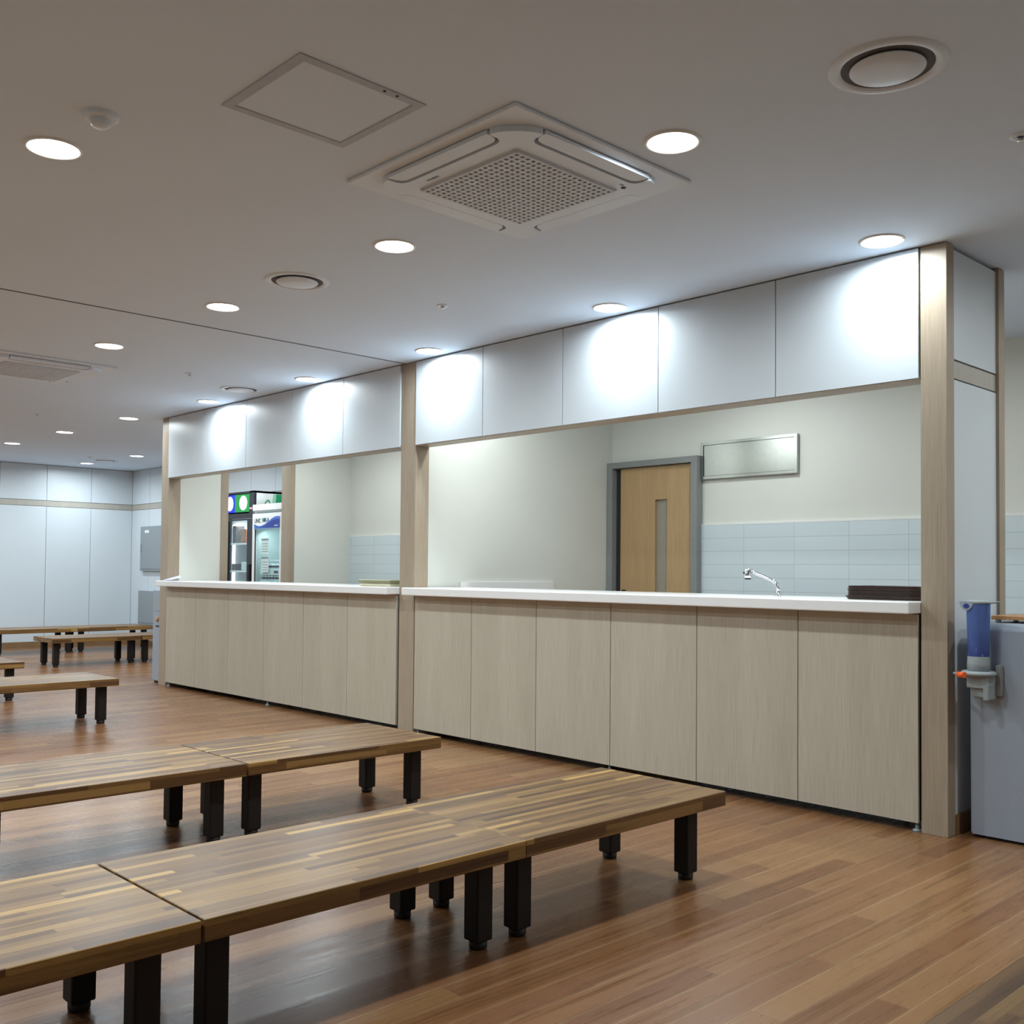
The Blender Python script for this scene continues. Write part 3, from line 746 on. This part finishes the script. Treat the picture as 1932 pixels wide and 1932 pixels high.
# items in the black cooler
def packet(name, x, z, w_, h_, m, label, cat, y=6.20):
    return tag(box(name, (x - w_ / 2, x + w_ / 2, y - .06, y + .06, z, z + h_), m, bev=.008), label, cat)
packet('snack_packet', -11.27, 1.4905, .08, .21, 'pack', 'dark printed packet on the top shelf of the black cooler, left side', 'packet')
packet('snack_packet', -11.06, 1.4905, .11, .17, 'snack', 'patterned packet on the top shelf of the black cooler, right side', 'packet')
packet('snack_packet', -10.975, 1.4905, .045, .16, 'redpack', 'orange packet beside the patterned one on the top shelf of the black cooler', 'packet')
packet('food_box', -11.27, 1.1605, .09, .08, 'pack', 'small dark box on the second shelf of the black cooler', 'box')
packet('food_box', -11.02, 1.1605, .13, .10, 'tealpack', 'pale teal box on the second shelf of the black cooler', 'box')

# ------------------------------------------------------------------ right white appliance and what stands on it
t = thing('water_purifier', 'white floor-standing appliance with rounded top cut by the right edge', 'appliance', (-1.91, 4.72, 0))
prof = [(0, .015)] + [(.035 - .035 * math.cos(k * math.pi / 12), .93 + .035 * math.sin(k * math.pi / 12)) for k in range(7)] + [(.465 + .035 * math.sin(k * math.pi / 12), .93 + .035 * math.cos(k * math.pi / 12)) for k in range(7)] + [(.5, .015)]
bm = NB(); lo = [bm.verts.new((0, y, z)) for y, z in prof]; hi = [bm.verts.new((.55, y, z)) for y, z in prof]
f1 = bm.faces.new(lo); f2 = bm.faces.new(hi)
for i in range(len(prof)):
    f = bm.faces.new((lo[i], lo[(i + 1) % len(prof)], hi[(i + 1) % len(prof)], hi[i])); f.smooth = 0 < i < len(prof) - 2
bmesh.ops.bevel(bm, geom=list(f1.edges), offset=.006, segments=2, affect='EDGES')
obj('housing', bm, 'appliance', t)
box('plinth', (.02, .53, .02, .48, 0, .02), 'dark', t)
t = thing('serving_board', 'orange wooden board with small feet lying on the right white appliance', 'board', (-1.84, 4.80, .965))
box('board_plate', (0, .42, -.02, .26, .014, .032), 'woodtray', t, bev=.002)
for x in (.02, .38):
    for y in (.01, .22): obj('board_foot', lathe(NB(), [(0, 0), (.012, 0), (.012, .0145), (0, .0145)], cx=x, cy=y, seg=14), 'white', t)
# cup dispenser mounted on the front
t = thing('cup_dispenser', 'translucent blue paper cup tube with grey holder and orange knob on the right appliance', 'cup dispenser', (-1.840, 4.638, -.010))
obj('cup_tube', lathe(NB(), [(.050, 1.066), (.047, .95), (.042, .80), (.040, .80), (.045, .95), (.048, 1.066)], seg=36), 'bluetube', t)
obj('tube_cap', lathe(NB(), [(0, 1.078), (.046, 1.077), (.052, 1.072), (.052, 1.062), (0, 1.062)], seg=36), 'greyplastic', t)
obj('cap_rod', tube(NB(), [(.02, -.02, 1.068), (.06, -.02, 1.068), (.105, -.03, 1.072)], .004, 8), 'grey', t)
poly = [(-.032 + .030 * math.cos(math.pi + k * math.pi / 12), 1.072 + .040 * math.sin(math.pi + k * math.pi / 12)) for k in range(13)]
bd = obj('badge', wall_poly(NB(), poly, -.052, -.049), 'appliance', t)
poly = [(-.032 + .013 * math.cos(k * math.pi / 6), 1.052 + .011 * math.sin(k * math.pi / 6)) for k in range(12)]
obj('badge_emblem', wall_poly(NB(), poly, -.0535, -.052), 'navy', bd)
obj('holder_collar', lathe(NB(), [(.045, .83), (.047, .80), (.047, .765), (0, .765)], seg=30), 'greyplastic', t)
bm = lathe(NB(), [(0, .744), (.064, .744), (.073, .750), (.073, .758), (.066, .765), (0, .765)], seg=40)
obj('holder_plate', bm, 'greyplastic', t)
obj('release_knob', tube(NB(), [(-.053, -.088, .751), (-.020, -.100, .751)], .013, 16), 'orange', t)
obj('knob_arm', tube(NB(), [(-.085, -.055, .752), (-.06, -.078, .752), (-.03, -.094, .752)], .006, 10), 'greyplastic', t)
bm = NB(); bx(bm, -.042, .052, -.03, .0815, .690, .745, bev=.005); bx(bm, .030, .052, -.03, .0815, .640, .700, bev=.004); bx(bm, -.030, .030, .01, .0818, .645, .695)
obj('holder_bracket', bm, 'greyplastic', t)
box('bracket_recess', (-.030, .030, -.012, .01, .652, .690), 'grey', t)
box('mount_plate', (.052, .075, .05, .0819, .655, .79), 'grey', t, bev=.002)

# ------------------------------------------------------------------ white appliance beside left post
t = thing('white_appliance', 'narrow white standing appliance beside the left post with a small label and knob', 'appliance', (-10.22, 4.66, 0))
box('housing', (0, .245, 0, .4, .02, .955), 'appliance', t, bev=.01, seg=3)
box('plinth', (.02, .225, .02, .38, 0, .021), 'dark', t)
box('label_plate', (.04, .17, -.003, 0, .74, .90), 'greyplastic', t)
obj('control_knob', lathe(NB(), [(0, 0), (.028, 0), (.024, .012), (0, .012)], seg=20), 'woodtray', t)
kn = t.children[-1]
for ch in t.children:
    if ch.name.startswith('control_knob'): ch.rotation_euler = (math.pi / 2, 0, 0); ch.location = (.115, 0, .655)
box('slot', (.075, .15, -.002, 0, .575, .59), 'foot', t)
